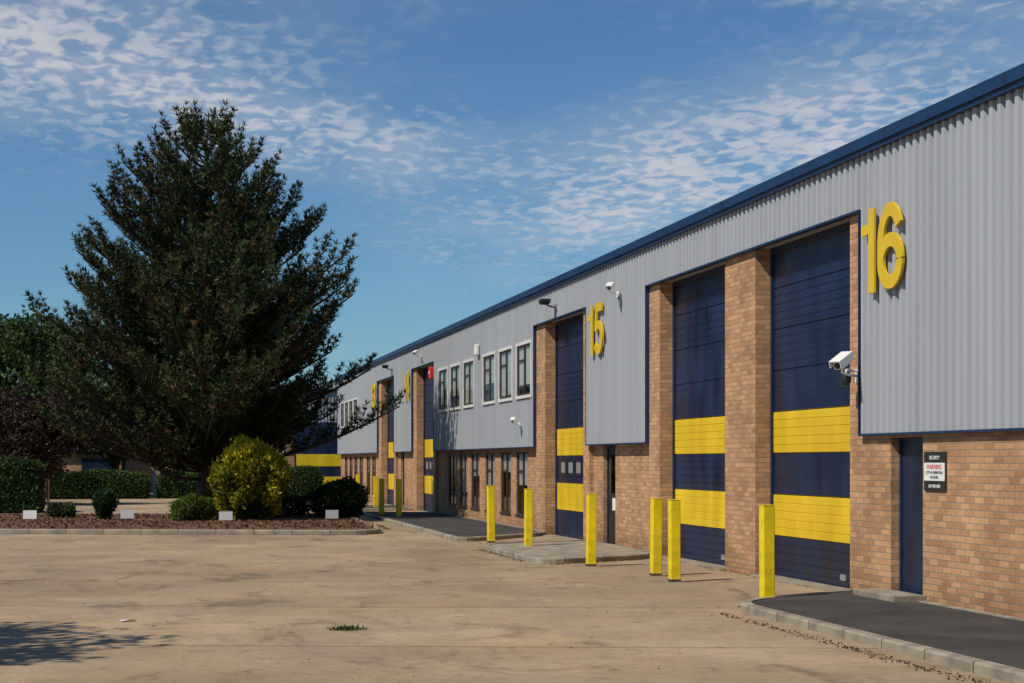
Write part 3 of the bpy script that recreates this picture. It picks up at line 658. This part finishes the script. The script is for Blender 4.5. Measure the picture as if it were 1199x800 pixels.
# ------------------------------------------------------------ light and sky
el=math.radians(48); sd=Vector((-.9,-.43,0)).normalized(); s=Vector((sd.x*math.cos(el),sd.y*math.cos(el),math.sin(el)))
sl=bpy.data.lights.new('sun','SUN'); sl.energy=4.3; sl.angle=math.radians(.5); sl.color=(1,.92,.79)
so=bpy.data.objects.new('sun',sl); so.rotation_euler=s.to_track_quat('Z','Y').to_euler(); so.location=(0,0,30); link(so)
w=bpy.data.worlds.new('World'); scene.world=w; w.use_nodes=True; N=w.node_tree.nodes; L=w.node_tree.links
bg=N['Background']; bg.inputs['Strength'].default_value=.08
sk=N.new('ShaderNodeTexSky'); sk.sky_type='NISHITA'; sk.sun_disc=False; sk.sun_elevation=el; sk.sun_rotation=math.atan2(sd.x,sd.y); sk.altitude=0; sk.air_density=1.; sk.dust_density=.2; sk.ozone_density=4.
tc=N.new('ShaderNodeTexCoord'); sx=N.new('ShaderNodeSeparateXYZ'); L.new(tc.outputs['Generated'],sx.inputs[0])
def M(op,a,b=None,c=None):
    n=N.new('ShaderNodeMath'); n.operation=op
    for i,v in enumerate((a,b,c)):
        if v is None: continue
        if isinstance(v,(int,float)): n.inputs[i].default_value=v
        else: L.new(v,n.inputs[i])
    return n.outputs[0]
def MR(v,a,b,c,d,smooth=True):
    r=N.new('ShaderNodeMapRange'); r.interpolation_type='SMOOTHSTEP' if smooth else 'LINEAR'
    L.new(v,r.inputs['Value'])
    for k,x in zip(('From Min','From Max','To Min','To Max'),(a,b,c,d)): r.inputs[k].default_value=x
    return r.outputs[0]
zz=M('ADD',M('MAXIMUM',sx.outputs['Z'],0.),.09); u=M('DIVIDE',sx.outputs['X'],zz); v=M('DIVIDE',sx.outputs['Y'],zz)
cb=N.new('ShaderNodeCombineXYZ'); L.new(u,cb.inputs[0]); L.new(M('MULTIPLY',v,.7),cb.inputs[1])
def NZ(scale,detail,rough=.5,dist=0,off=0):
    mp=N.new('ShaderNodeMapping'); mp.inputs['Location'].default_value=(off,off*.7,0); L.new(cb.outputs[0],mp.inputs[0])
    n=N.new('ShaderNodeTexNoise'); n.inputs['Scale'].default_value=scale; n.inputs['Detail'].default_value=detail; n.inputs['Roughness'].default_value=rough; n.inputs['Distortion'].default_value=dist
    L.new(mp.outputs[0],n.inputs['Vector']); return n.outputs['Fac']
ya=M('MAXIMUM',M('ABSOLUTE',sx.outputs['Y']),.05); A=M('DIVIDE',sx.outputs['X'],ya); E=M('DIVIDE',sx.outputs['Z'],ya)
def blob(a0,e0,wa,we,rot,amp):
    c,s_=math.cos(rot),math.sin(rot); da=M('SUBTRACT',A,a0); de=M('SUBTRACT',E,e0)
    p=M('DIVIDE',M('ADD',M('MULTIPLY',da,c),M('MULTIPLY',de,s_)),wa); q=M('DIVIDE',M('SUBTRACT',M('MULTIPLY',de,c),M('MULTIPLY',da,s_)),we)
    r2=M('ADD',M('MULTIPLY',p,p),M('MULTIPLY',q,q)); return M('MULTIPLY',M('EXPONENT',M('MULTIPLY',r2,-1)),amp)
cov=M('ADD',blob(-.05,.235,.14,.05,-.15,1.0),M('ADD',blob(.1,.19,.1,.025,-.12,.7),M('ADD',blob(.43,.205,.17,.05,.25,1.0),M('ADD',blob(.28,.16,.1,.03,.3,.6),blob(.48,.29,.14,.01,0,.6)))))
cov=M('MINIMUM',M('ADD',cov,MR(NZ(.8,4,.5,0,11),.5,.75,0,.22)),1.05)
# small rounded cloudlets broken by clear lanes
cell=M('ADD',M('MULTIPLY',NZ(26,2,.45,.4,0),.6),M('MULTIPLY',NZ(6,5,.55,.2,5),.4))
puff=MR(M('ADD',cell,M('MULTIPLY',cov,.1)),.52,.68,0,1)
veil=M('MULTIPLY',cov,MR(NZ(2.6,7,.6,.3,7),.32,.7,.08,.42))
dens=M('MINIMUM',M('ADD',M('MULTIPLY',puff,M('MULTIPLY',cov,.48)),veil),.78)
dens=M('MULTIPLY',dens,MR(sx.outputs['Z'],.02,.09,.15,1))
tint=N.new('ShaderNodeVectorMath'); tint.operation='MULTIPLY'; tint.inputs[1].default_value=(.58,.86,1.03); L.new(sk.outputs[0],tint.inputs[0])
mx=N.new('ShaderNodeMix'); mx.data_type='RGBA'; L.new(dens,mx.inputs['Factor']); L.new(tint.outputs[0],mx.inputs['A']); mx.inputs['B'].default_value=(7.8,7.8,8.0,1)
L.new(mx.outputs['Result'],bg.inputs['Color'])

# ------------------------------------------------------------ camera
cam=bpy.data.cameras.new('camera'); cam.lens=60; cam.sensor_width=36; cam.shift_y=140/1199; cam.clip_end=4000; cam.clip_start=.1
co=bpy.data.objects.new('camera',cam); co.location=(0,0,1.75); co.rotation_euler=(math.radians(90),0,-math.radians(11.885)); link(co); scene.camera=co
